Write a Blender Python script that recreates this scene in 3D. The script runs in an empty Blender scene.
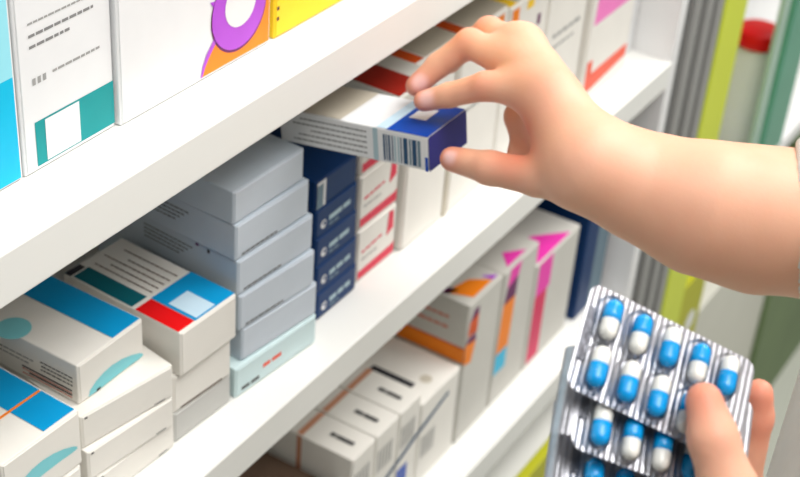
import bpy, bmesh, math, random
import numpy as np
from mathutils import Matrix, Vector

# ------------------------------------------------------------------ camera, world, lights, exposure
scene = bpy.context.scene
COL = scene.collection
EYE = 1.70                                   # camera height above the floor
FPX = 1483.33                                # focal length in pixels of the 800 px wide frame
CX, CY = 400.0, 238.5
R = np.array([[0.84240727, 0.34725599, -0.41202338],
              [0.53448241, -0.44143389, 0.72073898],
              [0.06839984, -0.82737501, -0.55746933]])   # camera right / down / forward as columns
CAMPOS = np.array([0.45, 0.0, EYE])

cam_data = bpy.data.cameras.new('camera')
cam = bpy.data.objects.new('camera', cam_data)
COL.objects.link(cam)
cam_data.sensor_width = 36.0
cam_data.lens = FPX / 800.0 * 36.0
cam_data.clip_start = 0.02
m = Matrix.Identity(4)
for i in range(3):
    m[i][0] = R[i, 0]; m[i][1] = -R[i, 1]; m[i][2] = -R[i, 2]; m[i][3] = CAMPOS[i]
cam.matrix_world = m
cam_data.dof.use_dof = True
cam_data.dof.focus_distance = 0.76
cam_data.dof.aperture_fstop = 11.5
scene.camera = cam

scene.view_settings.view_transform = 'Standard'
scene.view_settings.look = 'None'
scene.view_settings.exposure = -0.12
scene.view_settings.gamma = 1.0
scene.view_settings.use_curve_mapping = False

world = bpy.data.worlds.new('shop_light')
scene.world = world
world.use_nodes = True
bg = world.node_tree.nodes['Background']
bg.inputs[0].default_value = (1.0, 0.985, 0.96, 1)
bg.inputs[1].default_value = 0.22


def area(name, loc, target, sx, sy, power, col=(1, 0.98, 0.95)):
    l = bpy.data.lights.new(name, 'AREA')
    l.shape = 'RECTANGLE'; l.size = sx; l.size_y = sy; l.energy = power; l.color = col
    o = bpy.data.objects.new(name, l)
    COL.objects.link(o)
    o.location = loc
    d = Vector(target) - Vector(loc)
    o.rotation_euler = d.to_track_quat('-Z', 'Y').to_euler()
    return o


area('ceiling_panel_light', (0.90, 0.30, 3.05), (0.05, 0.75, 1.1), 1.2, 1.3, 47)
area('far_fill_light', (0.90, 3.30, 3.05), (0.0, 2.2, 0.8), 1.3, 1.3, 40)  # unseen fill lamp, added to brighten the far display unit and red lid
area('aisle_panel_light', (0.85, 1.75, 3.05), (0.05, 0.8, 1.1), 1.3, 1.3, 46)


def at(px, py, depth):
    """point at a pixel of the 800x477 frame and a distance along the view axis"""
    return CAMPOS + R @ np.array([(px - CX) / FPX * depth, (py - CY) / FPX * depth, depth])


# ------------------------------------------------------------------ materials
def lin(c):
    return tuple(((v / 255) / 12.92 if v / 255 <= 0.04045 else ((v / 255 + 0.055) / 1.055) ** 2.4) for v in c)


MATS = {}


def mat(name, rgb, rough=0.5, vary=0.03, metal=0.0, spec=0.25, scale=40.0, bump=0.0):
    if name in MATS:
        return MATS[name]
    m = bpy.data.materials.new(name)
    m.use_nodes = True
    nt = m.node_tree
    b = nt.nodes['Principled BSDF']
    c = lin(rgb)
    tc = nt.nodes.new('ShaderNodeTexCoord')
    nz = nt.nodes.new('ShaderNodeTexNoise')
    nz.inputs['Scale'].default_value = scale
    nz.inputs['Detail'].default_value = 3
    nt.links.new(tc.outputs['Object'], nz.inputs['Vector'])
    cr = nt.nodes.new('ShaderNodeValToRGB')
    cr.color_ramp.elements[0].position = 0.3
    cr.color_ramp.elements[1].position = 0.7
    cr.color_ramp.elements[0].color = (*[max(0, v * (1 - vary)) for v in c], 1)
    cr.color_ramp.elements[1].color = (*[min(1, v * (1 + vary)) for v in c], 1)
    nt.links.new(nz.outputs['Fac'], cr.inputs['Fac'])
    nt.links.new(cr.outputs['Color'], b.inputs['Base Color'])
    b.inputs['Roughness'].default_value = rough
    b.inputs['Metallic'].default_value = metal
    b.inputs['Specular IOR Level'].default_value = spec
    if bump:
        bp = nt.nodes.new('ShaderNodeBump')
        bp.inputs['Strength'].default_value = bump
        bp.inputs['Distance'].default_value = 0.002
        nt.links.new(nz.outputs['Fac'], bp.inputs['Height'])
        nt.links.new(bp.outputs['Normal'], b.inputs['Normal'])
    MATS[name] = m
    return m


mat('shelf_white', (230, 230, 226), 0.35, 0.01, scale=6)
mat('panel_white', (232, 232, 232), 0.45, 0.015, scale=4)
mat('post_grey', (148, 148, 146), 0.45, 0.03, scale=12)
mat('post_groove', (112, 112, 112), 0.6, 0.03)
mat('lime', (203, 214, 70), 0.45, 0.03, scale=8)
mat('olive', (176, 176, 36), 0.45, 0.04, scale=8)
mat('floor_tile', (176, 178, 168), 0.35, 0.03, scale=3)
mat('wall_paint', (222, 224, 220), 0.7, 0.02, scale=3)
mat('paper', (234, 231, 224), 0.5, 0.015)
mat('paper_cool', (228, 229, 230), 0.5, 0.015)
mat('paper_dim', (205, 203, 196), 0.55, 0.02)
mat('paper_beige', (196, 188, 172), 0.55, 0.03)
mat('grey_card', (190, 201, 211), 0.42, 0.015)
mat('grey_flap', (203, 212, 222), 0.42, 0.015)
mat('pale_mint', (203, 224, 226), 0.45, 0.02)
mat('tab_grey', (196, 196, 192), 0.5, 0.02)
mat('navy', (6, 50, 100), 0.45, 0.05)
mat('navy_deep', (12, 34, 70), 0.4, 0.05)
mat('royal', (6, 72, 176), 0.35, 0.03)
mat('indigo', (52, 50, 138), 0.4, 0.03)
mat('cyan', (0, 186, 226), 0.4, 0.03)
mat('cyan_pale', (150, 222, 236), 0.4, 0.03)
mat('blue_band', (4, 148, 206), 0.4, 0.03)
mat('teal_band', (0, 146, 148), 0.4, 0.03)
mat('teal_dark', (8, 100, 112), 0.45, 0.03)
mat('teal_leaf', (128, 206, 214), 0.45, 0.03)
mat('ice', (196, 222, 238), 0.45, 0.02)
mat('red', (228, 16, 20), 0.4, 0.03)
mat('red_dark', (150, 30, 16), 0.5, 0.06)
mat('rose', (222, 58, 84), 0.45, 0.04)
mat('coral', (236, 92, 66), 0.45, 0.04)
mat('orange', (246, 134, 24), 0.45, 0.04)
mat('orange_deep', (214, 84, 20), 0.45, 0.05)
mat('tan', (204, 146, 116), 0.5, 0.04)
mat('yellow', (250, 206, 40), 0.4, 0.03)
mat('purple', (176, 78, 208), 0.4, 0.04)
mat('plum', (104, 34, 92), 0.45, 0.05)
mat('magenta', (238, 62, 176), 0.45, 0.04)
mat('crimson', (214, 28, 88), 0.45, 0.04)
mat('pink', (240, 130, 196), 0.5, 0.04)
mat('ink', (84, 84, 84), 0.6, 0.05)
mat('ink_mid', (132, 132, 132), 0.6, 0.05)
mat('ink_light', (158, 158, 156), 0.6, 0.04)
mat('ink_dark', (46, 46, 52), 0.6, 0.05)
mat('ink_brown', (96, 70, 56), 0.6, 0.05)
mat('bar_grey', (112, 134, 148), 0.5, 0.04)
mat('bar_blue', (44, 78, 112), 0.5, 0.04)
mat('bar_pale', (170, 194, 202), 0.5, 0.04)
mat('brown_card', (104, 84, 70), 0.6, 0.06)
mat('dark_card', (44, 38, 36), 0.6, 0.06)
mat('glass_green', (92, 156, 132), 0.25, 0.08, scale=10)
mat('glass_pale', (168, 194, 182), 0.3, 0.06, scale=10)
mat('panel_beige', (206, 205, 194), 0.5, 0.03, scale=6)
mat('green_panel', (104, 124, 84), 0.5, 0.12, scale=6)
mat('pill_blue', (0, 166, 238), 0.22, 0.02, spec=0.6)
mat('pill_white', (246, 244, 236), 0.25, 0.01, spec=0.6)
mat('coat_cloth', (226, 225, 220), 0.85, 0.03, scale=60, bump=0.1)
mat('trouser_cloth', (58, 62, 74), 0.9, 0.06, scale=60)
mat('shoe_leather', (230, 230, 228), 0.5, 0.03)
mat('hair_brown', (52, 36, 28), 0.55, 0.2, scale=90)


def foil_material():
    m = mat('foil', (186, 187, 194), 0.36, 0.10, metal=0.7, spec=0.5, scale=160)
    nt = m.node_tree
    b = nt.nodes['Principled BSDF']
    tc = nt.nodes.new('ShaderNodeTexCoord')
    w = nt.nodes.new('ShaderNodeTexWave')
    w.wave_type = 'BANDS'; w.bands_direction = 'X'
    w.inputs['Scale'].default_value = 120
    w.inputs['Distortion'].default_value = 1.0
    bp = nt.nodes.new('ShaderNodeBump')
    bp.inputs['Strength'].default_value = 0.45
    bp.inputs['Distance'].default_value = 0.0006
    nt.links.new(tc.outputs['Object'], w.inputs['Vector'])
    nt.links.new(w.outputs['Fac'], bp.inputs['Height'])
    nt.links.new(bp.outputs['Normal'], b.inputs['Normal'])


foil_material()
mat('foil_tab', (118, 120, 128), 0.4, 0.08, metal=0.7, scale=300, bump=0.4)


def clear_material():
    m = bpy.data.materials.new('clear_blister')
    m.use_nodes = True
    nt = m.node_tree
    nt.nodes.remove(nt.nodes['Principled BSDF'])
    out = nt.nodes['Material Output']
    tr = nt.nodes.new('ShaderNodeBsdfTransparent')
    tr.inputs[0].default_value = (0.97, 0.98, 0.99, 1)
    gl = nt.nodes.new('ShaderNodeBsdfGlossy')
    gl.inputs['Roughness'].default_value = 0.12
    fr = nt.nodes.new('ShaderNodeFresnel')
    fr.inputs[0].default_value = 1.18
    mx = nt.nodes.new('ShaderNodeMixShader')
    nt.links.new(fr.outputs[0], mx.inputs[0])
    nt.links.new(tr.outputs[0], mx.inputs[1])
    nt.links.new(gl.outputs[0], mx.inputs[2])
    nt.links.new(mx.outputs[0], out.inputs[0])
    MATS['clear'] = m


clear_material()


def skin_material():
    m = bpy.data.materials.new('skin')
    m.use_nodes = True
    nt = m.node_tree
    b = nt.nodes['Principled BSDF']
    tc = nt.nodes.new('ShaderNodeTexCoord')
    nz = nt.nodes.new('ShaderNodeTexNoise')
    nz.inputs['Scale'].default_value = 55
    nz.inputs['Detail'].default_value = 4
    nt.links.new(tc.outputs['Object'], nz.inputs['Vector'])
    base = nt.nodes.new('ShaderNodeMixRGB')
    base.inputs[1].default_value = (*lin((237, 177, 147)), 1)
    base.inputs[2].default_value = (*lin((242, 190, 162)), 1)
    nt.links.new(nz.outputs['Fac'], base.inputs[0])

    def layer(prev, attr, rgb):
        a = nt.nodes.new('ShaderNodeAttribute'); a.attribute_name = attr
        x = nt.nodes.new('ShaderNodeMixRGB')
        x.inputs[2].default_value = (*lin(rgb), 1)
        nt.links.new(a.outputs['Fac'], x.inputs[0])
        nt.links.new(prev.outputs[0], x.inputs[1])
        return x
    x = layer(base, 'blush', (226, 126, 102))
    x = layer(x, 'nail', (250, 206, 202))
    x = layer(x, 'lip', (196, 92, 88))
    x = layer(x, 'eye_white', (240, 238, 234))
    x = layer(x, 'iris', (60, 40, 28))
    nt.links.new(x.outputs[0], b.inputs['Base Color'])
    b.inputs['Roughness'].default_value = 0.5
    b.inputs['Specular IOR Level'].default_value = 0.35
    b.inputs['Subsurface Weight'].default_value = 0.22
    b.inputs['Subsurface Radius'].default_value = (1.0, 0.35, 0.2)
    b.inputs['Subsurface Scale'].default_value = 0.006
    vo = nt.nodes.new('ShaderNodeTexNoise')
    vo.inputs['Scale'].default_value = 420
    nt.links.new(tc.outputs['Object'], vo.inputs['Vector'])
    bp = nt.nodes.new('ShaderNodeBump')
    bp.inputs['Strength'].default_value = 0.08
    bp.inputs['Distance'].default_value = 0.001
    nt.links.new(vo.outputs['Fac'], bp.inputs['Height'])
    nt.links.new(bp.outputs['Normal'], b.inputs['Normal'])
    MATS['skin'] = m


skin_material()


# ------------------------------------------------------------------ object helpers
def link(name, mesh, parent=None):
    o = bpy.data.objects.new(name, mesh)
    COL.objects.link(o)
    if parent is not None:
        o.parent = parent
    return o


def tag(o, label, cat, group=None):
    o['label'] = label
    o['category'] = cat
    if group:
        o['group'] = group
    return o


def empty(name, loc, label, cat, group=None):
    o = bpy.data.objects.new(name, None)
    COL.objects.link(o)
    o.empty_display_size = 0.02
    o.location = loc
    return tag(o, label, cat, group)


class MB:
    """collects polygons with materials into one mesh"""

    def __init__(self):
        self.v = []; self.f = []; self.m = []; self.mats = []; self.smooth = []

    def mi(self, key):
        if key not in self.mats:
            self.mats.append(key)
        return self.mats.index(key)

    def poly(self, pts, key, normal=None):
        pts = [np.array(p, float) for p in pts]
        if normal is not None:
            n = np.zeros(3)
            for i in range(len(pts)):
                a, b = pts[i], pts[(i + 1) % len(pts)]
                n += np.cross(a, b)
            if n @ np.array(normal, float) < 0:
                pts = pts[::-1]
        i0 = len(self.v)
        self.v += [tuple(p) for p in pts]
        self.f.append(tuple(range(i0, i0 + len(pts))))
        self.m.append(self.mi(key)); self.smooth.append(False)

    def bm(self, bm, key, smooth=False):
        i0 = len(self.v)
        bm.verts.ensure_lookup_table()
        self.v += [tuple(v.co) for v in bm.verts]
        k = self.mi(key)
        for f in bm.faces:
            self.f.append(tuple(i0 + v.index for v in f.verts))
            self.m.append(k); self.smooth.append(smooth)
        bm.free()

    def box(self, lo, hi, key, bevel=0.0008, seg=2):
        bm = bmesh.new()
        bmesh.ops.create_cube(bm, size=1)
        lo = np.array(lo, float); hi = np.array(hi, float)
        for v in bm.verts:
            c = np.array(v.co) + 0.5
            v.co = lo + c * (hi - lo)
        if bevel:
            bmesh.ops.bevel(bm, geom=list(bm.edges), offset=bevel, segments=seg, affect='EDGES', profile=0.5)
        bm.verts.index_update()
        self.bm(bm, key)

    def lathe(self, prof, key, n=32, axis=2, centre=(0, 0, 0)):
        """profile of (radius, height) turned round an axis"""
        i0 = len(self.v)
        c = np.array(centre, float)
        k = self.mi(key)
        for r, h in prof:
            for j in range(n):
                a = 2 * math.pi * j / n
                p = [0, 0, 0]
                p[(axis + 1) % 3] = r * math.cos(a); p[(axis + 2) % 3] = r * math.sin(a); p[axis] = h
                self.v.append(tuple(c + p))
        for s in range(len(prof) - 1):
            for j in range(n):
                a = i0 + s * n + j; b = i0 + s * n + (j + 1) % n
                self.f.append((a, b, b + n, a + n)); self.m.append(k); self.smooth.append(True)
        for s, flip in ((0, True), (len(prof) - 1, False)):
            ring = [i0 + s * n + j for j in range(n)]
            if prof[s][0] > 1e-6:
                self.f.append(tuple(ring[::-1] if flip else ring)); self.m.append(k); self.smooth.append(True)

    def build(self, name, parent=None):
        me = bpy.data.meshes.new(name)
        me.from_pydata(self.v, [], self.f)
        for k in self.mats:
            me.materials.append(MATS[k])
        me.polygons.foreach_set('material_index', self.m)
        me.polygons.foreach_set('use_smooth', self.smooth)
        me.update()
        return link(name, me, parent)


# ---- decals on a carton: front face (u to the right, v up), top (u right, v back), left side (u back, v up)
EPS = 0.00018


def place(face, d, w, h, u, v, off):
    if face == 'F':
        return (off, u, v)
    if face == 'T':
        return (-v, u, h + off)
    if face == 'L':
        return (-u, -off, v)


NORM = {'F': (1, 0, 0), 'T': (0, 0, 1), 'L': (0, -1, 0)}


def decal(mb, face, pts, key, d, w, h, lay=1, base=0.0):
    mb.poly([place(face, d, w, h, u, v, base + EPS * lay) for u, v in pts], key, NORM[face])


def rect(u0, u1, v0, v1):
    return [(u0, v0), (u1, v0), (u1, v1), (u0, v1)]


def words(u0, u1, v, size, seed, along='u', gap=0.35):
    """word-like dashes of unreadable small print"""
    rnd = random.Random(seed)
    out = []; p = u0
    while p < u1 - size:
        l = min(size * rnd.uniform(1.6, 4.2), u1 - p)
        q = rect(p, p + l, v, v + size)
        out.append(q if along == 'u' else [(b, a) for a, b in q])
        p += l + size * gap * 1.6
    return out


def carton(label, cat, group, x, y, z, yaw, d, w, h, body='paper', dec=(), flap=True, flap_key=None, name='medicine_box', rot=None, bev=0.0009):
    """carton standing with its end flap to +X; dec = (face, polygon, material[, layer])"""
    mb = MB()
    mb.box((-d, 0, 0.0002), (0, w, h - 0.0002), body, bev)
    fl = MB()
    ft = 0.0006
    if flap:
        e = min(0.0016, h * 0.06)
        fl.box((-0.0004, e, e * 0.7), (ft, w - e, h - e * 0.9), flap_key or body, 0.0004, 1)
    for t in dec:
        face, pts, key = t[:3]
        lay = t[3] if len(t) > 3 else 1
        if face == 'F' and flap:
            decal(fl, face, pts, key, d, w, h, lay, ft)
        else:
            decal(mb, face, pts, key, d, w, h, lay)
    o = mb.build(name)
    tag(o, label, cat, group)
    o.location = (x, y, z + EYE + 0.0001)
    if rot is None:
        o.rotation_euler = (0, 0, math.radians(yaw))
    else:
        o.rotation_euler = rot
    if flap:
        fl.build('end_flap', o)
    return o


# ------------------------------------------------------------------ the setting
def structure(name, mb):
    o = mb.build(name)
    o['kind'] = 'structure'
    return o


f = MB(); f.box((-2.5, -1.5, -0.05), (3.0, 5.0, 0.0), 'floor_tile', 0); structure('floor', f)
f = MB(); f.box((-2.5, 5.0, 0), (3.0, 5.1, 2.9), 'wall_paint', 0); structure('wall_back', f)
f = MB(); f.box((-2.6, -1.5, 0), (-2.5, 5.1, 2.9), 'wall_paint', 0); structure('wall_left', f)

# shelving unit in front of the camera: three boards, back, end panel, grey grooved post, lime trim
UPPER, MIDDLE, LOWER = -0.415, -0.6725, -0.970
unit = empty('shelving_unit', (-0.16, 0.5, 0.0), 'white pharmacy shelving unit with three boards full of medicine boxes', 'shelving unit')


def upart(name, mb, label=None):
    o = mb.build(name, unit)
    o.matrix_parent_inverse = Matrix.Translation((0.16, -0.5, 0))
    if label:
        o['label'] = label
    return o


for zt, th in ((UPPER, 0.0305), (MIDDLE, 0.0295), (LOWER, 0.032)):
    b = MB(); b.box((-0.31, -0.35, EYE + zt - th), (0.0, 1.312, EYE + zt), 'shelf_white', 0.0012); upart('shelf_board', b)
b = MB(); b.box((-0.335, -0.35, 0.0), (-0.31, 1.312, 1.75), 'panel_white', 0.001); upart('back_panel', b)
b = MB(); b.box((-0.335, 1.312, 0.0), (-0.001, 1.330, 1.75), 'panel_white', 0.001); upart('end_panel', b)
b = MB(); b.box((-0.31, -0.35, 0.0), (-0.012, 1.312, EYE - 1.10), 'shelf_white', 0.001); upart('base_plinth', b)
b = MB(); b.box((-0.012, -0.35, EYE - 1.135), (0.0, 1.44, EYE - 1.088), 'olive', 0.001); upart('base_trim', b, 'olive yellow strip along the base of the shelves')
b = MB()
b.box((-0.335, 1.330, 0.0), (-0.004, 1.440, 1.75), 'post_grey', 0.001)
for y0 in (1.334, 1.372, 1.406):
    b.box((-0.02, y0 + 0.008, 0.0), (0.004, y0 + 0.026, 1.75), 'post_grey', 0.002)
    b.box((-0.02, y0 - 0.002, 0.0), (-0.0025, y0 + 0.006, 1.75), 'post_groove', 0.0005)
upart('grooved_post', b, 'grey upright post with vertical grooves')
b = MB(); b.box((-0.335, 1.440, 0.0), (0.004, 1.516, 1.75), 'lime', 0.002); upart('edge_trim', b, 'lime yellow upright strip on the end of the unit')

# second display unit farther down the aisle
unit2 = empty('display_unit', (-0.2, 1.95, 0.0), 'blurred display unit with green glass edges beyond the lime strip', 'shelving unit')
for i, (mbx, nm) in enumerate((
        (((-0.40, 1.56, 0.0), (-0.37, 2.6, 1.75), 'panel_white'), 'back_panel'),
        (((-0.37, 1.56, EYE - 1.03), (0.0, 2.6, EYE - 1.005), 'panel_white'), 'shelf_board'),
        (((-0.37, 1.56, EYE - 0.70), (-0.10, 2.6, EYE - 0.685), 'panel_white'), 'shelf_board'),
        (((-0.008, 1.690, EYE - 1.0045), (0.0, 1.712, 1.75), 'glass_pale'), 'glass_upright'),
        (((-0.010, 1.742, EYE - 1.0045), (0.0, 1.830, 1.75), 'glass_green'), 'glass_upright'),
        (((-0.37, 1.615, 0.0), (-0.012, 2.02, 0.50), 'panel_beige'), 'base_plinth'),
        (((-0.37, 2.022, 0.0), (-0.004, 2.45, 0.60), 'green_panel'), 'kick_panel'))):
    b = MB(); b.box(mbx[0], mbx[1], mbx[2], 0.002)
    o = b.build(nm, unit2)
    o.matrix_parent_inverse = Matrix.Translation((0.2, -1.95, 0))

# ------------------------------------------------------------------ upper board: large cartons standing upright
UG = 'large cartons on the upper board'
carton('tall carton with plain cyan front at the left end of the upper board', 'box', UG, -0.0405, 0.3800, UPPER, 0, 0.10, 0.0820, 0.17, 'paper_cool',
       [('F', rect(0.002, 0.0800, 0.002, 0.060), 'cyan'), ('F', rect(0.002, 0.0800, 0.060, 0.168), 'cyan_pale')], name='carton')
dec = [('F', rect(0.0088, 0.0685, 0.003, 0.029), 'teal_band'), ('F', rect(0.0160, 0.0415, 0.0038, 0.0280), 'paper_cool', 2)]
for i, (v, s) in enumerate(((0.0835, 0.0011), (0.0765, 0.0016), (0.0705, 0.0016), (0.052, 0.0014))):
    u0, u1 = ((0.009, 0.053), (0.009, 0.056), (0.009, 0.038), (0.024, 0.060))[i]
    for q in words(u0, u1, v, s, 10 + i):
        dec.append(('F', q, 'ink_light' if i in (0, 3) else 'ink_mid'))
for q in (rect(0.0095, 0.0118, 0.050, 0.0538), rect(0.0132, 0.0155, 0.050, 0.0538), rect(0.0170, 0.0193, 0.050, 0.0538)):
    dec.append(('F', q, 'ink_light'))
carton('white carton with grey print and a teal band with a white square', 'box', UG, -0.0400, 0.4630, UPPER, 0.3, 0.10, 0.0695, 0.16, 'paper_cool', dec, name='carton')


def circle(cx, cy, r, n=48):
    return [(cx + r * math.cos(2 * math.pi * i / n), cy + r * math.sin(2 * math.pi * i / n)) for i in range(n)]


dec = [('F', [(0.0690, 0.0025), (0.1335, 0.0025), (0.1335, 0.075), (0.121, 0.062), (0.100, 0.045), (0.0900, 0.034), (0.0831, 0.0241), (0.0747, 0.0144)], 'orange'),
       ('F', [(0.0680, 0.0025), (0.0695, 0.0025), (0.0725, 0.0085), (0.0765, 0.0140), (0.0850, 0.0230), (0.0830, 0.0262), (0.0735, 0.0158), (0.0700, 0.0095)], 'purple', 2),
       ('F', circle(0.104, 0.0335, 0.0262), 'plum', 2),
       ('F', circle(0.104, 0.0345, 0.0255), 'purple', 3),
       ('F', [(0.0800, 0.0435), (0.0770, 0.0475), (0.0825, 0.0465), (0.0860, 0.0500), (0.0860, 0.0400)], 'purple', 2),
       ('F', [(0.0790, 0.0275), (0.0775, 0.0305), (0.0812, 0.0320), (0.0820, 0.0270)], 'purple', 2),
       ('F', circle(0.1050, 0.0375, 0.0146), 'paper_cool', 4)]
for q in words(0.012, 0.050, 0.090, 0.003, 21) + words(0.012, 0.040, 0.082, 0.002, 22):
    dec.append(('F', q, 'ink_light'))
carton('big white carton with a purple ring over an orange corner', 'box', UG, -0.0375, 0.5335, UPPER, -0.5, 0.12, 0.1355, 0.16, 'paper_cool', dec, name='carton')
dec = [('F', rect(0.002, 0.0045, 0.012 + 0.007 * i, 0.0145 + 0.007 * i), 'ink_brown') for i in range(6)]
carton('bright yellow carton beside the purple ring carton', 'box', UG, -0.0365, 0.6735, UPPER, -0.5, 0.12, 0.13, 0.15, 'yellow', dec, name='carton')

# ------------------------------------------------------------------ middle board, near end
LEAF = 'white boxes with blue tops and teal leaf fronts'


def leaf(dv):
    """blunt leaf arching along the bottom of an end flap"""
    return [(u, v + dv) for u, v in ((.0078, .0008), (.0095, .0052), (.0150, .0085), (.0220, .0108), (.0300, .0116), (.0390, .0106), (.0470, .0084), (.0550, .0050),
                                     (.0582, .0026), (.0580, .0010), (.0540, .0006), (.0450, .0010), (.0330, .0008), (.0200, .0004))]


a_dec = [('T', rect(0.0355, 0.0605, 0.002, 0.029), 'blue_band'), ('T', rect(0.0355, 0.0605, 0.0305, 0.098), 'blue_band'),
         ('T', [(0.0600, 0.0288), (0.0600, 0.0306), (0.0190, 0.0306), (0.0190, 0.0288)], 'orange', 2),
         ('F', leaf(0.0132), 'teal_leaf')]
carton('white leaf-front box lowest at the bottom left corner of the photo', 'box', LEAF, -0.0365, 0.4215, -0.6725, -1, 0.10, 0.062, 0.0455, 'paper', a_dec)
carton('white leaf-front box with blue top and thin orange line, at the bottom left', 'box', LEAF, -0.0375, 0.4235, -0.6270, -1.5, 0.10, 0.062, 0.0420, 'paper', a_dec)

SEAM = 'plain white boxes stacked under the leaf box'
for i, (x, y, z, yaw, w, h, lab) in enumerate((
        (-0.0374, 0.4988, -0.6725, -2.9, 0.0697, 0.0225, 'plain white box lowest of the three under the leaf-front box'),
        (-0.0387, 0.4925, -0.6500, -6.0, 0.0730, 0.0240, 'plain white box in the middle of the three under the leaf-front box'),
        (-0.0430, 0.4930, -0.6260, -9.3, 0.0732, 0.0260, 'plain white box directly under the leaf-front box beside the red corner box'))):
    dec = [('F', rect(w * 0.04, w * 0.07, h - 0.0035, h - 0.0018), 'ink'), ('F', rect(w * 0.78, w * 0.90, 0.0016, 0.0028), 'ink_light')]
    carton(lab, 'box', SEAM, x, y, z, yaw, 0.105, w, h, 'paper', dec)

dec = [('T', rect(0.0332, 0.0582, 0.001, 0.099), 'blue_band'),
       ('T', circle(0.004, 0.055, 0.011, 24), 'teal_leaf'),
       ('F', leaf(0.0008), 'teal_leaf'),
       ('F', rect(0.0150, 0.0185, 0.0012, 0.0030), 'ink_dark', 2)]
for i in range(3):
    for q in words(0.004, 0.030, 0.0185 - i * 0.003, 0.0011, 30 + i):
        dec.append(('L', q, 'ink'))
for i in range(2):
    dec.append(('L', rect(0.005, 0.046 - 0.006 * i, 0.0082 - i * 0.0034, 0.0094 - i * 0.0034), 'ink_dark'))
    dec.append(('L', rect(0.005, 0.046, 0.0066 - i * 0.0034, 0.0072 - i * 0.0034), 'orange_deep'))
for q in words(0.036, 0.085, 0.016, 0.0012, 36) + words(0.040, 0.085, 0.0125, 0.0012, 37):
    dec.append(('L', q, 'ink_light'))
carton('white leaf-front box with blue top lying on the plain white boxes', 'box', LEAF, -0.0508, 0.5010, -0.6000, 0.0, 0.10, 0.0594, 0.0305, 'paper', dec)

TOPG = 'stack of three boxes beside the grey stack'
carton('frosted grey box at the bottom of the stack under the red corner box', 'box', TOPG, -0.0355, 0.5705, -0.6725, -3.0, 0.11, 0.0565, 0.0253, 'tab_grey')
carton('white box in the middle of the stack under the red corner box', 'box', TOPG, -0.0357, 0.5705, -0.6472, -4.5, 0.11, 0.0550, 0.0307, 'paper',
       [('F', rect(0.006, 0.046, 0.0015, 0.0026), 'ink_brown')])
dec = [('T', rect(0.0005, 0.0155, 0.0015, 0.0385), 'red'), ('T', rect(0.0160, 0.0550, 0.0012, 0.0390), 'blue_band'),
       ('T', rect(0.0185, 0.0370, 0.0025, 0.0262), 'ice', 2),
       ('T', rect(0.0012, 0.0155, 0.0420, 0.0940), 'teal_dark'),
       ('T', [(0.0, 0.0385), (0.0155, 0.0385), (0.0155, 0.0415), (0.0, 0.0415)], 'paper', 1),
       ('T', rect(0.0, 0.014, 0.0955, 0.1010), 'ink_dark')]
for i, u in enumerate((0.0205, 0.0262, 0.0318, 0.0375, 0.0445)):
    for q in words(0.0425, (0.094, 0.085, 0.096, 0.080, 0.090)[i], u, 0.0011, 50 + i, along='v'):
        dec.append(('T', q, 'ink_brown'))
carton('white box with red corner, blue and teal printed top', 'box', TOPG, -0.0317, 0.5736, -0.6165, -2.3, 0.102, 0.0552, 0.0358, 'paper', dec)

# ------------------------------------------------------------------ grey stack
GREY = 'grey-blue boxes in the tall stack'
names = ('lowest grey box in the grey stack, on the pale mint box', 'second grey box up in the grey stack', 'third grey box up, in the middle of the grey stack',
         'fourth grey box up, just under the top of the grey stack', 'topmost grey box of the grey stack under the upper board')
dec = [('F', words(0.028, 0.048, 0.011, 0.0032, 60)[i], 'coral') for i in range(len(words(0.028, 0.048, 0.011, 0.0032, 60)))]
dec += [('F', q, 'ink') for q in words(0.006, 0.025, 0.004, 0.0028, 61)]
carton('pale mint box with red print at the bottom of the grey stack', 'box', 'grey-blue boxes in the tall stack', -0.0312, 0.6305, -0.6725, -5.0, 0.14, 0.0860, 0.0257, 'pale_mint', dec)
for i, (x, y, z, yaw, w, h) in enumerate(((-0.0335, 0.6400, -0.6468, -6.5, 0.0772, 0.0278), (-0.0335, 0.6370, -0.6190, -6, 0.0767, 0.0294),
                                          (-0.0345, 0.6360, -0.5896, -4.3, 0.0780, 0.0284), (-0.0355, 0.6350, -0.5612, -3, 0.0767, 0.0282), (-0.0370, 0.6345, -0.5330, -1.9, 0.0740, 0.0252))):
    dec = []
    if i in (1, 2, 3):
        for q in words(0.006, 0.044, 0.0026, 0.0014, 70 + i):
            dec.append(('F', q, 'ink'))
    if i == 2:
        dec += [('L', rect(0.034, 0.037, h - 0.0035, h - 0.0012), 'plum'), ('L', rect(0.024, 0.0265, h - 0.0050, h - 0.002), 'ink_dark')]
    if i in (2, 3):
        for j in range(4):
            for q in words(0.040 + 0.004 * j, 0.085, h * 0.72 - j * 0.0032, 0.0011, 80 + 5 * i + j):
                dec.append(('L', q, 'ink'))
    carton(names[i], 'box', GREY, x, y, z, yaw, 0.14, w, h, 'grey_card', dec, flap_key='grey_flap')

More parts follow.
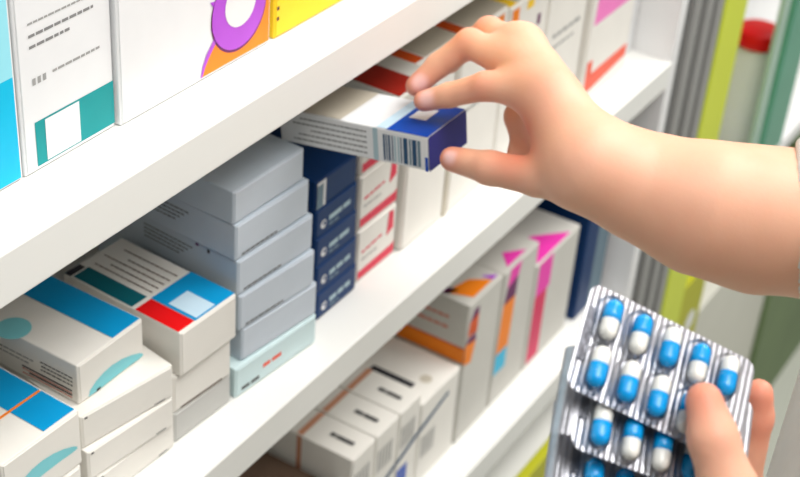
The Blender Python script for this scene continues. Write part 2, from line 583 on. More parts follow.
# ------------------------------------------------------------------ navy stack, red and white stack
NAVY = 'navy boxes in a stack'
nn = ('lowest navy box of the navy stack, standing on the board', 'second navy box from the bottom of the navy stack', 'middle navy box of the navy stack',
      'navy box second from the top of the navy stack', 'topmost navy box with a white corner label, below the held box')
for i in range(5):
    h = 0.0243
    if i < 4:
        dec = [('F', circle(0.0095, 0.0095, 0.0036, 20), 'paper_cool'), ('F', circle(0.0105, 0.0100, 0.0018, 14), 'navy', 2)]
        for q in words(0.0165, 0.044, 0.0090, 0.0042, 90 + i, gap=0.25):
            dec.append(('F', [(a, b + (a - 0.0165) * 0.03) for a, b in q], 'bar_pale'))
        for q in words(0.0170, 0.029, 0.0045, 0.0022, 95 + i):
            dec.append(('F', q, 'bar_grey'))
    else:
        dec = [('F', rect(0.0015, 0.0125, 0.001, 0.0230), 'paper_cool'), ('F', rect(0.0015, 0.0090, 0.001, 0.0205), 'bar_grey', 2)]
    carton(nn[i], 'box', NAVY, -0.0375 - 0.0009 * i, 0.7365 - 0.0006 * i, -0.6725 + i * h, 0.3, 0.11, 0.0530, h, 'navy', dec, flap_key='navy')

RW = 'white boxes with rose bands beside the navy stack'
rn = ('lower white box with rose band standing right of the navy stack', 'middle white box with rose band right of the navy stack', 'upper white rose-banded box, right of the navy stack behind the held box')
for i in range(3):
    h = 0.0485
    dec = [('F', [(0.002, 0.003), (0.0535, 0.003), (0.0535, 0.0140), (0.050, 0.0120), (0.002, 0.0105)], 'rose'),
           ('F', [(0.041, 0.024), (0.051, 0.028), (0.050, 0.044), (0.043, 0.046)], 'rose')]
    for q in words(0.006, 0.034, 0.026, 0.0022, 100 + i):
        dec.append(('F', [(a, b + (a - 0.006) * 0.08) for a, b in q], 'rose'))
    for q in words(0.006, 0.030, 0.0195, 0.0014, 105 + i):
        dec.append(('F', q, 'ink_light'))
    carton(rn[i], 'box', RW, -0.0405 - 0.0008 * i, 0.7935, -0.6725 + i * h, 0.0, 0.11, 0.0555, h, 'paper', dec, bev=0.002)
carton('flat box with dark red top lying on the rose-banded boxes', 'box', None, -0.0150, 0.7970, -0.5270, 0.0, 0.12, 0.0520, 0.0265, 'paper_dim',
       [('T', rect(0.001, 0.031, 0.001, 0.119), 'red_dark'), ('F', rect(0.002, 0.050, 0.002, 0.0100), 'rose')])

UPR = 'upright white cartons along the middle board'
up = ((0.8535, 0.0640, 0.1680, 'orange_deep', 'upright white carton with orange strip on top behind the held box'),
      (0.9250, 0.0740, 0.1640, 'orange_deep', 'upright white carton right of the brown gap, above the thumb'),
      (1.0020, 0.0720, 0.1600, 'yellow', 'upright white carton behind the knuckles of the reaching hand'),
      (1.0770, 0.0800, 0.1580, 'plum', 'upright white carton just right of the reaching hand'))
for i, (y, w, h, key, lab) in enumerate(up):
    dec = [('T', rect(0.001, 0.0135, 0.001, 0.10), key), ('T', rect(0.0155, w - 0.001, 0.001, 0.10), 'paper_beige')]
    for q in words(0.014, w - 0.012, h * 0.62, 0.004, 120 + i) + words(0.014, w - 0.022, h * 0.55, 0.0026, 125 + i):
        dec.append(('F', q, 'ink_light' if i else 'paper_beige'))
    if i == 2:
        dec += [('F', rect(0.004, 0.016, h - 0.022, h - 0.004), 'orange'), ('F', rect(0.030, 0.042, h - 0.012, h - 0.004), 'yellow'), ('F', rect(0.052, 0.058, h - 0.034, h - 0.024), 'plum')]
    if i == 1:
        dec += [('F', rect(0.040, 0.066, h - 0.016, h - 0.004), 'orange')]
    carton(lab, 'box', UPR, -0.0370, y, MIDDLE, 0, 0.11, w, h, 'paper', dec, name='carton', bev=0.002)
mb = MB(); mb.box((-0.10, 0, 0), (0, 0.0055, 0.055), 'paper_beige', 0.0006)
o = mb.build('shelf_divider'); tag(o, 'thin beige divider between two upright white cartons below the thumb', 'divider'); o.location = (-0.036, 0.9182, MIDDLE + EYE)

dec = [('F', [(0.006, 0.082), (0.096, 0.082), (0.096, 0.124), (0.010, 0.124)], 'pink'), ('F', [(0.004, 0.016), (0.014, 0.010), (0.096, 0.018), (0.096, 0.031), (0.016, 0.029), (0.016, 0.044), (0.004, 0.044)], 'coral')]
carton('far white carton with pink block and coral corner line, near the end panel', 'box', None, -0.0330, 1.1655, MIDDLE, 0, 0.11, 0.1000, 0.1450, 'paper', dec, name='carton', bev=0.002)
carton('plain narrow white carton against the end panel of the middle board', 'box', None, -0.0450, 1.2690, MIDDLE, 0, 0.11, 0.0400, 0.1250, 'paper_cool',
       [('F', rect(0.014, 0.020, 0.060, 0.064), 'ink_light')], name='carton')

# ------------------------------------------------------------------ lower board
dec = [('T', rect(0.010, 0.024, 0.001, 0.119), 'ink_dark'), ('F', rect(0.002, 0.072, 0.040, 0.052), 'coral')]
carton('dim brown carton with a dark strip, lowest under the middle board edge', 'box', None, -0.0450, 0.7120, LOWER, 0, 0.12, 0.0780, 0.0850, 'brown_card', dec, name='carton')
ROW = 'narrow white cartons with black print on top'
rowl = ('nearest narrow white carton with black print on top, lower board', 'second narrow white carton with black print on top, lower board',
        'third narrow white carton with black print on top, before the wide one')
for i, (y, w) in enumerate(((0.7960, 0.0360), (0.8330, 0.0370), (0.8710, 0.0370))):
    h = 0.1160
    dec = [('T', rect(0.001, w - 0.001, 0.0520, 0.0580), 'tan'), ('L', rect(0.0520, 0.0570, 0.001, h - 0.001), 'tan')]
    dec += [('T', q, 'ink') for q in words(0.010, 0.034, w * 0.42, 0.0050, 140 + i, along='v', gap=0.1)]
    for j in range(5):
        dec.append(('F', rect(0.005 + 0.005 * j, 0.0075 + 0.005 * j, 0.070, 0.096), 'ink_light'))
    dec += [('F', [(0.0, 0.030 + 0.012 * i), (w, 0.042 + 0.012 * i), (w, 0.048 + 0.012 * i), (0.0, 0.036 + 0.012 * i)], 'bar_blue')]
    if i == 2:
        dec += [('F', rect(0.002, 0.020, 0.010, 0.046), 'royal')]
    if i == 1:
        dec += [('F', rect(0.018, 0.036, 0.008, 0.034), 'royal')]
    carton(rowl[i], 'box', ROW, -0.0335, y, LOWER, 0, 0.12, w, h, 'paper', dec, name='carton')
dec = [('T', rect(0.012, 0.022, 0.020, 0.066), 'ink_dark'), ('T', circle(0.034, 0.016, 0.006, 16), 'paper_beige'), ('F', [(0.0, 0.066), (0.05, 0.080), (0.05, 0.085), (0.0, 0.072)], 'bar_blue')]
dec += [('F', rect(0.006 + 0.005 * j, 0.0085 + 0.005 * j, 0.030, 0.056), 'ink_light') for j in range(5)]
carton('wider white carton with a long black bar on top, beside the orange-banded one', 'box', None, -0.0335, 0.9095, LOWER, 0, 0.12, 0.0700, 0.1000, 'paper', dec, name='carton')

STR = 'white cartons with colour stripes on the lower board'
h = 0.1680
dec = [('L', rect(0.0, 0.118, 0.100, 0.116), 'orange'), ('L', rect(0.0, 0.118, 0.116, 0.118), 'orange_deep'),
       ('F', [(0.0, 0.098), (0.014, 0.094), (0.020, 0.118), (0.0, 0.122)], 'orange'), ('F', [(0.0, 0.122), (0.020, 0.118), (0.018, 0.128), (0.004, 0.128)], 'plum'),
       ('F', [(0.002, 0.130), (0.020, 0.128), (0.020, 0.150), (0.004, 0.146)], 'orange_deep'), ('F', [(0.004, 0.146), (0.020, 0.150), (0.020, 0.158), (0.010, 0.158)], 'plum'),
       ('T', [(0.004, 0.030), (0.014, 0.004), (0.050, 0.004), (0.036, 0.022)], 'orange'), ('T', [(0.002, 0.040), (0.004, 0.026), (0.016, 0.020), (0.012, 0.036)], 'plum'),
       ('T', [(0.050, 0.004), (0.060, 0.004), (0.048, 0.016)], 'purple')]
for j in range(2):
    dec += [('L', q, 'orange_deep') for q in words(0.02, 0.06, 0.1415 - j * 0.012 + 0.004, 0.0024, 160 + j)]
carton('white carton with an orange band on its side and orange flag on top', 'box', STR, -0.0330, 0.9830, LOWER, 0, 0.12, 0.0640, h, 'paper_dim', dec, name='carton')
h = 0.1660
dec = [('F', rect(0.002, 0.025, 0.040, 0.066), 'cyan'), ('F', [(0.002, 0.066), (0.026, 0.066), (0.029, 0.126), (0.005, 0.126)], 'orange'),
       ('F', [(0.005, 0.126), (0.029, 0.126), (0.030, 0.150), (0.009, 0.144)], 'plum'), ('F', [(0.009, 0.144), (0.030, 0.150), (0.034, 0.165), (0.012, 0.165)], 'magenta'),
       ('T', [(0.012, 0.004), (0.050, 0.004), (0.030, 0.020)], 'magenta')]
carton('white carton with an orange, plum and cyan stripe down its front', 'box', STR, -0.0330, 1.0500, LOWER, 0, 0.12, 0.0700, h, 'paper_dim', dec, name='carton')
h = 0.1340
dec = [('F', rect(0.005, 0.031, 0.006, 0.092), 'crimson'), ('F', rect(0.006, 0.036, 0.092, 0.133), 'magenta'),
       ('T', [(0.006, 0.002), (0.078, 0.002), (0.046, 0.030), (0.002, 0.048), (0.020, 0.022)], 'magenta'), ('T', rect(0.010, 0.060, 0.066, 0.074), 'ink_light')]
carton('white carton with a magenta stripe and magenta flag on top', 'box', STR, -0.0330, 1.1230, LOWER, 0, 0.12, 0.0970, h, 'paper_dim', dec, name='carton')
carton('dark navy carton at the far end of the lower board', 'box', None, -0.0300, 1.2360, LOWER, 0, 0.12, 0.0640, 0.1850, 'navy',
       [('F', rect(0.030, 0.062, 0.002, 0.182), 'bar_grey')], name='carton')

# things in the far display unit
mb = MB()
mb.lathe([(0.030, 0.0), (0.032, 0.003), (0.032, 0.130), (0.026, 0.142), (0.026, 0.150)], 'paper_cool', 40)
bt = mb.build('tub'); tag(bt, 'white round tub with a red lid, far behind the lime strip', 'tub'); bt.location = (-0.056, 1.800, EYE - 1.0047)
mb = MB(); mb.lathe([(0.029, 0.148), (0.030, 0.150), (0.030, 0.168), (0.028, 0.170)], 'red', 40); mb.build('lid', bt)
carton('pinkish grey carton on the far upper board above the red lid', 'box', None, -0.105, 1.620, -0.685, 0, 0.12, 0.10, 0.10, 'paper_dim', [('F', rect(0.03, 0.09, 0.01, 0.05), 'rose')], name='carton')
carton('yellow carton with a white spot on the floor past the shelves', 'box', None, 0.0, 1.5250, -1.70, 0, 0.09, 0.085, 0.62, 'olive', [('F', circle(0.05, 0.54, 0.016, 20), 'paper_cool')], name='carton')

# ------------------------------------------------------------------ the box being pulled out
HW, HH, HL = 0.0502, 0.0242, 0.115
hc = np.array([0.0551, 0.7152, -0.4700])
Rh = Matrix.Rotation(0.0311, 4, 'Z') @ Matrix.Rotation(-0.1493, 4, 'Y') @ Matrix.Rotation(-0.0353, 4, 'X')
ho = np.array(Rh @ Vector((0, 0, -HH))) + hc
dec = [('F', rect(0.0, HW, 0.0, HH), 'indigo'),
       ('T', rect(0.0, HW, 0.0, 0.0305), 'royal'), ('T', rect(0.0005, HW - 0.0005, 0.0305, 0.0385), 'ice'),
       ('T', rect(0.022, 0.040, 0.0140, 0.0265), 'paper_cool', 2), ('T', rect(0.0005, HW - 0.0005, 0.066, 0.112), 'paper_beige'),
       ('L', rect(0.0, 0.0022, 0.0, 0.010), 'royal', 2), ('L', rect(0.0375, 0.0410, 0.0005, HH - 0.0006), 'bar_pale')]
rnd = random.Random(5)
p = 0.0055
while p < 0.0335:
    l = rnd.choice((0.0009, 0.0014, 0.0022, 0.0032))
    dec.append(('L', rect(p, p + l, 0.0022, 0.0205), rnd.choice(('bar_grey', 'bar_blue', 'bar_grey', 'bar_pale'))))
    p += l + rnd.choice((0.0008, 0.0012))
for i in range(5):
    for q in words(0.046, (0.098, 0.104, 0.09, 0.1, 0.104)[i], 0.0190 - i * 0.0038, 0.0011, 200 + i):
        dec.append(('L', q, 'ink_mid'))
carton('white and royal blue box with a barcode, held by the reaching hand', 'box', None, ho[0], ho[1], ho[2], 0, HL, HW, HH, 'paper_cool', dec,
       flap_key='indigo', rot=Rh.to_euler())

# ------------------------------------------------------------------ blister packs
PU = np.array([0.7891, 0.4754, -0.3890]); PD = np.array([0.2873, -0.8454, -0.4503]); PN = np.cross(PU, -PD)   # right, down, out of the face
if PN @ (CAMPOS - np.array([0.315, 0.4554, 1.3375])) < 0:
    PN = -PN
PW, PH = 0.078, 0.047


def rounded(w, h, r, n=6):
    pts = []
    for cx, cy, a0 in ((w / 2 - r, h / 2 - r, 0), (-w / 2 + r, h / 2 - r, 90), (-w / 2 + r, -h / 2 + r, 180), (w / 2 - r, -h / 2 + r, 270)):
        for i in range(n + 1):
            a = math.radians(a0 + 90 * i / n)
            pts.append((cx + r * math.cos(a), cy + r * math.sin(a)))
    return pts


def foil_mesh():
    mb = MB()
    out = rounded(PW, PH, 0.0048)
    t = 0.00035
    mb.poly([(x, y, t) for x, y in out], 'foil', (0, 0, 1))
    mb.poly([(x, y, -t) for x, y in out], 'foil', (0, 0, -1))
    for i in range(len(out)):
        a, b = out[i], out[(i + 1) % len(out)]
        mb.poly([(a[0], a[1], -t), (b[0], b[1], -t), (b[0], b[1], t), (a[0], a[1], t)], 'foil', (a[0] + b[0], a[1] + b[1], 0))
    return mb


def tab_mesh():
    mb = MB()
    mb.box((-PW / 2 + 0.0010, -0.0110, 0.0003), (-PW / 2 + 0.0048, 0.0130, 0.0011), 'foil_tab', 0.0005)
    for i in range(9):
        x = -PW / 2 + 0.0105 + i * 0.0022
        mb.box((x, PH / 2 - 0.0050, 0.0003), (x + 0.0011, PH / 2 - 0.0008, 0.0007), 'foil', 0.0001, 1)
    return mb


CR, CL = 0.00365, 0.0186        # capsule radius, overall length


def half_profile(r, cyl, start):
    prof = [(r, start)] + [(r, start + cyl * i / 2) for i in (1, 2)]
    for i in range(1, 9):
        a = math.pi / 2 * i / 8
        prof.append((max(r * math.cos(a), 1e-7), start + cyl + r * math.sin(a)))
    return prof


def capsule_part(key, r, cyl, start, sign):
    mb = MB()
    prof = half_profile(r, cyl, start)
    mb.lathe([(a, sign * b) for a, b in prof], key, 28, axis=1)
    return mb


def bubble_mesh():
    bm = bmesh.new()
    n, k = 40, 8
    rings = []
    a_, b_, hgt = 0.0053, 0.0108, 0.0078
    for j in range(k + 1):
        t = j / k
        s = math.cos(t * math.pi / 2) ** 0.55
        z = hgt * math.sin(t * math.pi / 2) ** 0.9
        ring = []
        for i in range(n):
            a = 2 * math.pi * i / n
            ca, sa = math.cos(a), math.sin(a)
            y = (b_ - a_) * (1 if sa >= 0 else -1) * s * min(1, abs(sa) * 4) + a_ * s * sa
            ring.append(bm.verts.new((a_ * s * ca, y, z)))
        rings.append(ring)
    for j in range(k):
        for i in range(n):
            bm.faces.new((rings[j][i], rings[j][(i + 1) % n], rings[j + 1][(i + 1) % n], rings[j + 1][i]))
    bmesh.ops.recalc_face_normals(bm, faces=list(bm.faces))
    bm.verts.index_update()
    mb = MB(); mb.bm(bm, 'clear', True)
    return mb


def curl_mesh():
    """left edge of the sheet bent backwards"""
    mb = MB()
    r, n = 0.0060, 10
    x0 = -PW / 2 + 0.0006
    pts = [(x0 - r * math.sin(a), -r + r * math.cos(a)) for a in [math.radians(110) * i / n for i in range(n + 1)]]
    y0, y1 = -PH / 2 + 0.0045, PH / 2 - 0.0045
    for (xa, za), (xb, zb) in zip(pts[:-1], pts[1:]):
        mb.poly([(xa, y0, za), (xb, y0, zb), (xb, y1, zb), (xa, y1, za)], 'foil', (0, 0, 1) if abs(xb - xa) > abs(zb - za) else (-1, 0, 0))
    o_ = [(x - 0.0004 * (x - x0) / r * -1, z - 0.0004) for x, z in pts]
    for (xa, za), (xb, zb) in zip(o_[:-1], o_[1:]):
        mb.poly([(xa, y0, za), (xb, y0, zb), (xb, y1, zb), (xa, y1, za)], 'foil', (0, 0, -1) if abs(xb - xa) > abs(zb - za) else (1, 0, 0))
    return mb


def make_pack(label):
    root = empty('blister_pack', (0, 0, 0), label, 'blister pack', 'blister packs fanned in the left hand')
    foil_mesh().build('foil_sheet', root)
    tab_mesh().build('embossed_tab', root)
    return root


def copy_part(src, parent):
    c = src.copy(); COL.objects.link(c); c.parent = parent
    return c


capsule_src = bubble_src = cap_src = None
COLS = [-0.0296 + 0.0137 * i for i in range(5)]
# top row: which end is blue (1 = blue end up), second row likewise
ORI = [[1, 1, -1, 1, -1], [-1, -1, -1, 1, -1]]
ctr = np.array([0.3150, 0.4554, -0.3625 + EYE])
packs = (('front silver blister pack of blue and white capsules, pinned by the thumb', ctr + PD * 0.0020 - PU * 0.0006, -0.055, ORI),
         ('middle silver blister pack, its lower capsules showing below the front pack', ctr - PN * 0.0098 + PD * 0.0170 + PU * 0.0090, 0.03, [[1, 1, 1, 1, 1], [-1, 1, 1, -1, 1]]),
         ('rear silver blister pack, lowest of the three at the bottom edge of the photo', ctr - PN * 0.0250 + PD * 0.0310 + PU * 0.0165, 0.08, [[1, 1, 1, 1, 1], [1, 1, -1, 1, 1]]))
for pi_, (lab, c, tilt, ori) in enumerate(packs):
    root = make_pack(lab)
    if pi_:
        curl_mesh().build('curled_edge', root)
    x = PU * math.cos(tilt) + PD * math.sin(-tilt)
    x /= np.linalg.norm(x)
    y = np.cross(PN, x)
    M = Matrix.Identity(4)
    for i in range(3):
        M[i][0] = x[i]; M[i][1] = y[i]; M[i][2] = PN[i]; M[i][3] = c[i]
    root.matrix_world = M
    for r_ in range(2):
        for k in range(5):
            yy = 0.0098 if r_ == 0 else -0.0124
            if capsule_src is None:
                cap_o = capsule_part('pill_white', CR, CL / 2 - CR, 0.0, -1).build('capsule', root)
                bl_o = capsule_part('pill_blue', CR * 1.05, CL / 2 - CR, -0.0012, 1).build('capsule_cap', cap_o)
                bl_o['label'] = 'blue capsule half'
                bb_o = bubble_mesh().build('clear_bubble', root)
                capsule_src, cap_src, bubble_src = cap_o, bl_o, bb_o
            else:
                cap_o = copy_part(capsule_src, root)
                copy_part(cap_src, cap_o)
                bb_o = copy_part(bubble_src, root)
            cap_o.location = (COLS[k] + 0.0005, yy, 0.0040)
            cap_o.rotation_euler = (0, 0, 0 if ori[r_][k] > 0 else math.pi)
            bb_o.location = (COLS[k], yy, 0.0002)


# ------------------------------------------------------------------ the person: smooth surfaces from blended tapered limbs
def cone_d(P, a, b, ra, rb):
    ab = b - a
    t = np.clip(((P - a) @ ab) / (ab @ ab + 1e-12), 0, 1)
    return np.linalg.norm(P - a - t[:, None] * ab, axis=1) - (ra + (rb - ra) * t)


def ell_d(P, c, r, M=None):
    q = P - c
    if M is not None:
        q = q @ M
    k0 = np.linalg.norm(q / r, axis=1); k1 = np.linalg.norm(q / (r * r), axis=1)
    return k0 * (k0 - 1.0) / np.maximum(k1, 1e-9)


def smin(a, b, k):
    h = np.maximum(k - np.abs(a - b), 0) / k
    return np.minimum(a, b) - h * h * k * 0.25


class Group:
    def __init__(self, k):
        self.k = k; self.p = []

    def cone(self, a, b, ra, rb):
        self.p.append(('c', np.array(a, float), np.array(b, float), ra, rb)); return self

    def chain(self, pts, rad):
        for i in range(len(pts) - 1):
            self.cone(pts[i], pts[i + 1], rad[i], rad[i + 1])
        return self

    def ell(self, c, r, M=None):
        self.p.append(('e', np.array(c, float), np.array(r, float), M)); return self

    def bounds(self):
        lo = []; hi = []
        for q in self.p:
            if q[0] == 'c':
                lo.append(np.minimum(q[1] - q[3], q[2] - q[4])); hi.append(np.maximum(q[1] + q[3], q[2] + q[4]))
            else:
                m_ = max(q[2]); lo.append(q[1] - m_); hi.append(q[1] + m_)
        return np.min(lo, 0), np.max(hi, 0)

    def d(self, P, c, rad):
        out = None
        for q in self.p:
            if q[0] == 'c':
                near = cone_d(c[None], q[1], q[2], q[3], q[4])[0]
                if near > rad + 0.04:
                    continue
                v = cone_d(P, *q[1:])
            else:
                if np.linalg.norm(c - q[1]) - max(q[2]) > rad + 0.04:
                    continue
                v = ell_d(P, *q[1:])
            out = v if out is None else smin(out, v, self.k)
        return out


class Body:
    """a base group with limbs blended onto it, limbs kept apart from each other"""

    def __init__(self, base, limbs=(), k=0.009, klimb=0.0012):
        self.base = base; self.limbs = limbs; self.k = k; self.kl = klimb

    def bounds(self):
        b = [g.bounds() for g in [self.base, *self.limbs]]
        return np.min([x[0] for x in b], 0), np.max([x[1] for x in b], 0)

    def d(self, P, c, rad):
        base = self.base.d(P, c, rad)
        tot = base
        for g in self.limbs:
            v = g.d(P, c, rad)
            if v is None:
                continue
            if base is not None:
                v = smin(v, base, self.k)
            tot = v if tot is None else np.minimum(tot, v)
        return np.full(len(P), 1.0) if tot is None else tot


def net(body, h, n=20, smooth=2):
    """surface net of a distance field, evaluated block by block"""
    lo, hi = body.bounds()
    lo = lo - 0.02; hi = hi + 0.02
    nb = np.ceil((hi - lo) / (h * n)).astype(int)
    big = np.array([4096, 4096, 4096], dtype=np.int64)
    key = lambda ijk: (ijk[..., 0] * big[1] + ijk[..., 1]) * big[2] + ijk[..., 2]
    g = np.arange(n + 1)
    G = np.stack(np.meshgrid(g, g, g, indexing='ij'), -1)
    CK, CP, Q = [], [], []
    brad = h * n * math.sqrt(3) / 2
    for bi in range(nb[0]):
        for bj in range(nb[1]):
            for bk in range(nb[2]):
                o = np.array([bi, bj, bk]) * n
                c = lo + (o + n / 2) * h
                if abs(body.d(c[None], c, brad)[0]) > brad * 1.35 + 0.012:
                    continue
                idx = G + o
                P = (lo + idx * h).reshape(-1, 3)
                D = body.d(P, c, brad).reshape(n + 1, n + 1, n + 1)
                S = D < 0
                cs = np.zeros((n, n, n), int)
                for a in (0, 1):
                    for b in (0, 1):
                        for e in (0, 1):
                            cs += S[a:n + a, b:n + b, e:n + e]
                mix = (cs > 0) & (cs < 8)
                if not mix.any():
                    continue
                acc = np.zeros((n, n, n, 3)); cnt = np.zeros((n, n, n))
                for ax in range(3):
                    sl0 = [slice(None)] * 3; sl1 = [slice(None)] * 3
                    sl0[ax] = slice(0, n); sl1[ax] = slice(1, n + 1)
                    d0, d1 = D[tuple(sl0)], D[tuple(sl1)]
                    cross = (d0 < 0) != (d1 < 0)
                    t = np.where(cross, d0 / np.where(np.abs(d0 - d1) < 1e-12, 1, d0 - d1), 0)
                    oth = [q for q in range(3) if q != ax]
                    for a in (0, 1):
                        for b in (0, 1):
                            s = [slice(None)] * 3
                            s[oth[0]] = slice(a, n + a); s[oth[1]] = slice(b, n + b)
                            cr = cross[tuple(s)]; tt = t[tuple(s)]
                            acc[..., ax] += np.where(cr, tt, 0)
                            acc[..., oth[0]] += np.where(cr, a, 0)
                            acc[..., oth[1]] += np.where(cr, b, 0)
                            cnt += cr
                    s = [slice(0, n)] * 3
                    cr = cross[tuple(s)]
                    e = np.argwhere(cr) + o
                    if len(e):
                        flip = (d0[tuple(s)] < 0)[cr]
                        e1 = np.zeros(3, int); e1[oth[0]] = 1
                        e2 = np.zeros(3, int); e2[oth[1]] = 1
                        quad = np.stack([key(e + 8), key(e - e1 + 8), key(e - e1 - e2 + 8), key(e - e2 + 8)], -1)
                        if ax == 1:
                            flip = ~flip
                        quad[~flip] = quad[~flip][:, ::-1]
                        Q.append(quad)
                cell = np.argwhere(mix)
                pos = acc[mix] / cnt[mix][:, None]
                CK.append(key(cell + o + 8)); CP.append(lo + (cell + o + pos) * h)
    CK = np.concatenate(CK); CP = np.concatenate(CP); Q = np.concatenate(Q)
    order = np.argsort(CK); CK = CK[order]; V = CP[order]
    ix = np.clip(np.searchsorted(CK, Q), 0, len(CK) - 1)
    F = ix[(CK[ix] == Q).all(1)]
    for _ in range(smooth):
        s = np.zeros_like(V); ct = np.zeros(len(V))
        for a in range(4):
            b = (a + 1) % 4
            np.add.at(s, F[:, a], V[F[:, b]]); np.add.at(ct, F[:, a], 1)
            np.add.at(s, F[:, b], V[F[:, a]]); np.add.at(ct, F[:, b], 1)
        V = V * 0.5 + 0.5 * s / np.maximum(ct, 1)[:, None]
    return V, F


def mesh_of(name, pieces, key):
    me = bpy.data.meshes.new(name)
    V = np.concatenate([p[0] for p in pieces])
    off = 0; F = []
    for v, f_ in pieces:
        F.append(f_ + off); off += len(v)
    F = np.concatenate(F)
    me.from_pydata(V.tolist(), [], F.tolist())
    me.materials.append(MATS[key])
    me.polygons.foreach_set('use_smooth', [True] * len(F))
    me.update()
    return me, V


def spots(me, V, attr, items, gain=1.0, sharp=2.0):
    val = np.zeros(len(V))
    for p, r in items:
        d = np.linalg.norm(V - np.array(p), axis=1)
        val = np.maximum(val, np.clip(np.exp(-(d / r) ** sharp) * gain, 0, 1))
    a = me.attributes.new(attr, 'FLOAT', 'POINT')
    a.data.foreach_set('value', val.astype(np.float32))


# right hand: reaches in from the right and grips the box
ri = [at(424, 101, .952), at(450, 95, .942), at(486, 86, .925), at(548, 93, .905)]
rm = [at(416, 86, .972), at(439, 65, .968), at(470, 43, .955), at(532, 74, .925)]
rr = [at(450, 64, 1.000), at(466, 46, .996), at(489, 31, .972), at(520, 49, .945)]
rp = [at(484, 56, 1.01), at(490, 44, 1.00), at(503, 40, .980), at(531, 74, .965)]
rt = [at(452, 159, .935), at(490, 168, .918), at(538, 177, .900), at(578, 172, .890)]
wr = at(590, 166, .885)
wr2 = at(600, 160, .895)
el_in = at(640, 188, .890)
f1 = at(700, 207, .890)
f2 = at(760, 220, .897)
f3 = at(830, 225, .905)
elbow_r = np.array([0.385, 0.845, EYE - 0.440])
palm = Group(0.016)
for mcp, r0 in ((ri[3], .0125), (rm[3], .0125), (rr[3], .012), (rp[3], .0105)):
    palm.cone(mcp, wr, r0, .0185)
palm.cone(ri[3], rm[3], .0115, .0115).cone(rm[3], rr[3], .0115, .0110).cone(rr[3], rp[3], .011, .010)
palm.cone(rt[3], wr, .0165, .019)
palm.chain([wr, el_in, f1, f2, f3, elbow_r], [.0212, .0280, .0375, .0415, .0435, .043])
palm.cone(wr2, at(640, 180, .902), .0215, .027)
thumb = Group(0.004).chain(rt, [.0080, .0105, .0118, .0165])
web = Group(0.008).cone(at(521, 156, .945), at(519, 116, .958), .0065, .0075).cone(at(519, 116, .958), wr, .009, .010).cone(at(521, 156, .945), wr, .008, .010)
thumb.cone(rt[2], at(560, 150, .900), .0095, .014)
idx = Group(0.003).chain(ri, [.0070, .0079, .0092, .0118])
mid = Group(0.003).chain(rm, [.0072, .0082, .0096, .0118])
ring = Group(0.003).chain(rr, [.0068, .0080, .0096, .0122])
pinky = Group(0.003).chain(rp, [.0060, .0068, .0078, .0098])
right_arm = Body(palm, [thumb, idx, mid, ring, pinky, web], 0.009)

# left hand: holds the packs, thumb in front, fingers behind
lt = [at(704, 401, .566), at(713, 438, .562), at(729, 492, .562), at(764, 585, .578)]
li = [at(759, 393, .622), at(757, 418, .628), at(742, 480, .642), at(764, 575, .655)]
lm = [at(735, 410, .640), at(728, 445, .648), at(724, 510, .656), at(748, 592, .660)]
lr = [at(706, 440, .650), at(698, 480, .658), at(700, 540, .664), at(728, 605, .664)]
lp = [at(684, 500, .655), at(682, 530, .660), at(690, 570, .664), at(712, 618, .664)]
lw = at(788, 695, .648)
elbow_l = np.array([0.500, 0.330, EYE - 0.580])
palm_l = Group(0.016)
for mcp, r0 in ((li[3], .0120), (lm[3], .0120), (lr[3], .0115), (lp[3], .0105)):
    palm_l.cone(mcp, lw, r0, .019)
palm_l.cone(li[3], lm[3], .011, .011).cone(lm[3], lr[3], .011, .0105).cone(lr[3], lp[3], .0105, .0095)
palm_l.cone(lt[3], lw, .0165, .019)
palm_l.chain([lw, lw + (elbow_l - lw) * 0.35, elbow_l], [.0215, .033, .042])
lf = [Group(0.004).chain(lt, [.0074, .0093, .0112, .0160]),
      Group(0.003).chain(li, [.0062, .0070, .0082, .0115]), Group(0.003).chain(lm, [.0068, .0078, .0088, .0115]),
      Group(0.003).chain(lr, [.0066, .0074, .0084, .0110]), Group(0.003).chain(lp, [.0058, .0064, .0074, .0098])]
left_arm = Body(palm_l, lf, 0.010)

# torso, neck and head (the person stands in the aisle facing the shelves)
TX, TY = 0.485, 0.580
sh_r = np.array([TX + 0.03, TY + 0.165, EYE - 0.325]); sh_l = np.array([TX + 0.03, TY - 0.165, EYE - 0.325])
head_c = np.array([TX - 0.045, TY + 0.01, EYE - 0.055])
tor = Group(0.05)
tor.ell((TX, TY, EYE - 0.44), (0.095, 0.150, 0.19)).ell((TX, TY, EYE - 0.68), (0.092, 0.140, 0.18)).ell((TX + 0.01, TY, EYE - 0.84), (0.10, 0.155, 0.12))
tor.cone(sh_r, sh_l, .050, .050)
tor.cone((TX + 0.01, TY, EYE - 0.32), head_c + np.array([0.03, 0, -0.06]), .055, .050)
tor.ell(head_c + np.array([0.015, 0, 0.025]), (0.092, 0.073, 0.095))
tor.ell(head_c + np.array([-0.022, 0, -0.045]), (0.062, 0.056, 0.070))
tor.cone(sh_r, elbow_r, .046, .043).cone(sh_l, elbow_l, .046, .042)
face = head_c + np.array([-0.074, 0, -0.012])
fl_ = [Group(0.004).cone(face + np.array([0, 0, 0.012]), face + np.array([-0.014, 0, -0.026]), .006, .009),
       Group(0.004).cone(face + np.array([0.006, 0.016, -0.055]), face + np.array([0.006, -0.016, -0.055]), .006, .006),
       Group(0.004).ell(head_c + np.array([0.01, 0.074, -0.015]), (0.018, 0.008, 0.030)), Group(0.004).ell(head_c + np.array([0.01, -0.074, -0.015]), (0.018, 0.008, 0.030))]
torso = Body(tor, fl_, 0.012)



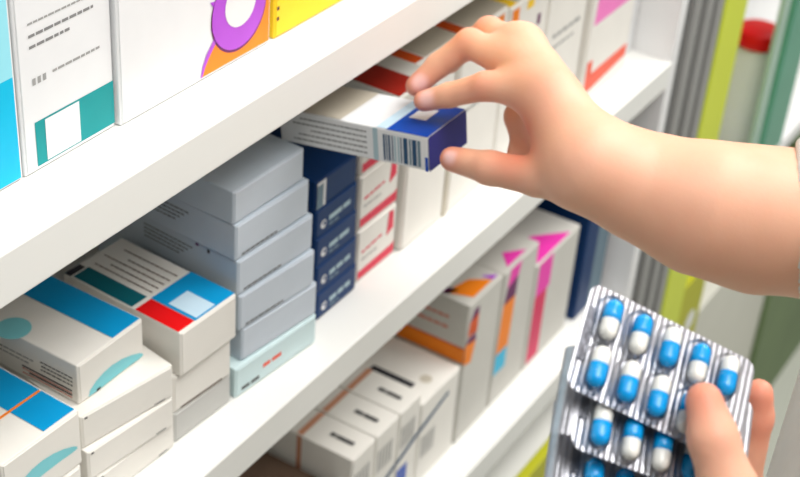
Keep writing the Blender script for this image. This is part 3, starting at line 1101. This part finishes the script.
class Union:
    def __init__(self, parts, k):
        self.parts = parts; self.k = k

    def bounds(self):
        b = [g.bounds() for g in self.parts]
        return np.min([x[0] for x in b], 0), np.max([x[1] for x in b], 0)

    def d(self, P, c, rad):
        out = None
        for g in self.parts:
            v = g.d(P, c, rad)
            out = v if out is None else smin(out, v, self.k)
        return out


class Clipped:
    """a body cut off flat at a hem"""

    def __init__(self, body, p, n):
        self.b = body; self.p_ = np.array(p); self.n_ = np.array(n)

    def bounds(self):
        return self.b.bounds()

    def d(self, P, c, rad):
        return np.maximum(self.b.d(P, c, rad), (P - self.p_) @ self.n_)


pieces = [net(Union([right_arm, left_arm, torso], 0.006), 0.0018)]
me, V = mesh_of('person', pieces, 'skin')
vdir = lambda p: (CAMPOS - np.array(p)) / np.linalg.norm(CAMPOS - np.array(p))
blush = [(ri[0], .011), (rm[0], .012), (rt[0], .013), (ri[2], .010), (rm[2], .010), (rr[2], .012), (rt[1], .009), (ri[3], .013), (at(540, 125, .905), .016), (at(515, 150, .90), .018),
         (lt[0], .012), (li[0], .014), (li[1], .012), (lt[1], .008)]
spots(me, V, 'blush', blush, 0.75)
spots(me, V, 'nail', [(at(427, 98, .944), .0060), (at(420, 82, .964), .0056), (at(449, 157, .926), .0052)], 0.9, 4.0)
eyes = [head_c + np.array([-0.073, 0.030, 0.0]), head_c + np.array([-0.073, -0.030, 0.0])]
spots(me, V, 'eye_white', [(e, .013) for e in eyes], 1.0, 6.0)
spots(me, V, 'iris', [(e + np.array([-0.004, 0, 0]), .007) for e in eyes], 1.0, 6.0)
spots(me, V, 'lip', [(face + np.array([0.0, s * 0.012, -0.055]), .011) for s in (-1, 0, 1)], 0.9, 4.0)
person = link('person', me)
tag(person, 'person in a white coat, one hand pulling out a box, the other holding blister packs', 'person')

# clothing
coat = Group(0.03)
coat.ell((TX, TY, EYE - 0.44), (0.118, 0.172, 0.20)).ell((TX - 0.006, TY, EYE - 0.66), (0.134, 0.172, 0.24))
coat.cone((TX + 0.01, TY - 0.05, EYE - 0.80), (TX + 0.01, TY - 0.06, EYE - 1.02), .13, .135).cone((TX + 0.01, TY + 0.05, EYE - 0.80), (TX + 0.01, TY + 0.06, EYE - 1.02), .13, .135)
coat.cone(sh_r, sh_l, .062, .062)
coat.cone((.380, .685, EYE - .40), (.402, .555, EYE - .62), .055, .060)
cuff = at(800, 219, .900)
ax_ = (elbow_r - cuff) / np.linalg.norm(elbow_r - cuff)
sleeve = Group(0.03).cone(sh_r, elbow_r, .060, .056).cone(elbow_r, cuff, .055, .0492)
coat.cone(sh_l, elbow_l, .060, .056).cone(elbow_l, elbow_l + (lw - elbow_l) * 0.25, .056, .052)
me, V = mesh_of('coat', [net(Union([Body(coat), Clipped(Body(sleeve), at(795, 215, .900), -(R[:, 0] * 0.966 - R[:, 2] * 0.258))], 0.02), 0.004, smooth=3)], 'coat_cloth')
c_o = link('lab_coat', me, person); c_o['label'] = 'white coat with sleeves to the elbow'
tr = Group(0.02)
for s in (-1, 1):
    tr.chain([(TX + 0.01, TY + s * 0.085, EYE - 0.85), (TX + 0.0, TY + s * 0.09, EYE - 1.20), (TX + 0.01, TY + s * 0.09, EYE - 1.60)], [.085, .068, .055])
me, V = mesh_of('trousers', [net(Body(tr), 0.01)], 'trouser_cloth'); link('trousers', me, person)
for s in (-1, 1):
    sh = Group(0.02).chain([(TX + 0.03, TY + s * 0.09, 0.042), (TX - 0.06, TY + s * 0.095, 0.036), (TX - 0.13, TY + s * 0.10, 0.030)], [.040, .036, .028])
    me, V = mesh_of('shoe', [net(Body(sh), 0.008)], 'shoe_leather'); link('shoe', me, person)
hr = Group(0.03)
hr.ell(head_c + np.array([0.028, 0, 0.040]), (0.094, 0.082, 0.094)).ell(head_c + np.array([0.075, 0, -0.03]), (0.045, 0.060, 0.075)).ell(head_c + np.array([0.125, 0, 0.03]), (0.04, 0.04, 0.045))
me, V = mesh_of('hair', [net(Body(hr), 0.007)], 'hair_brown'); link('hair', me, person)
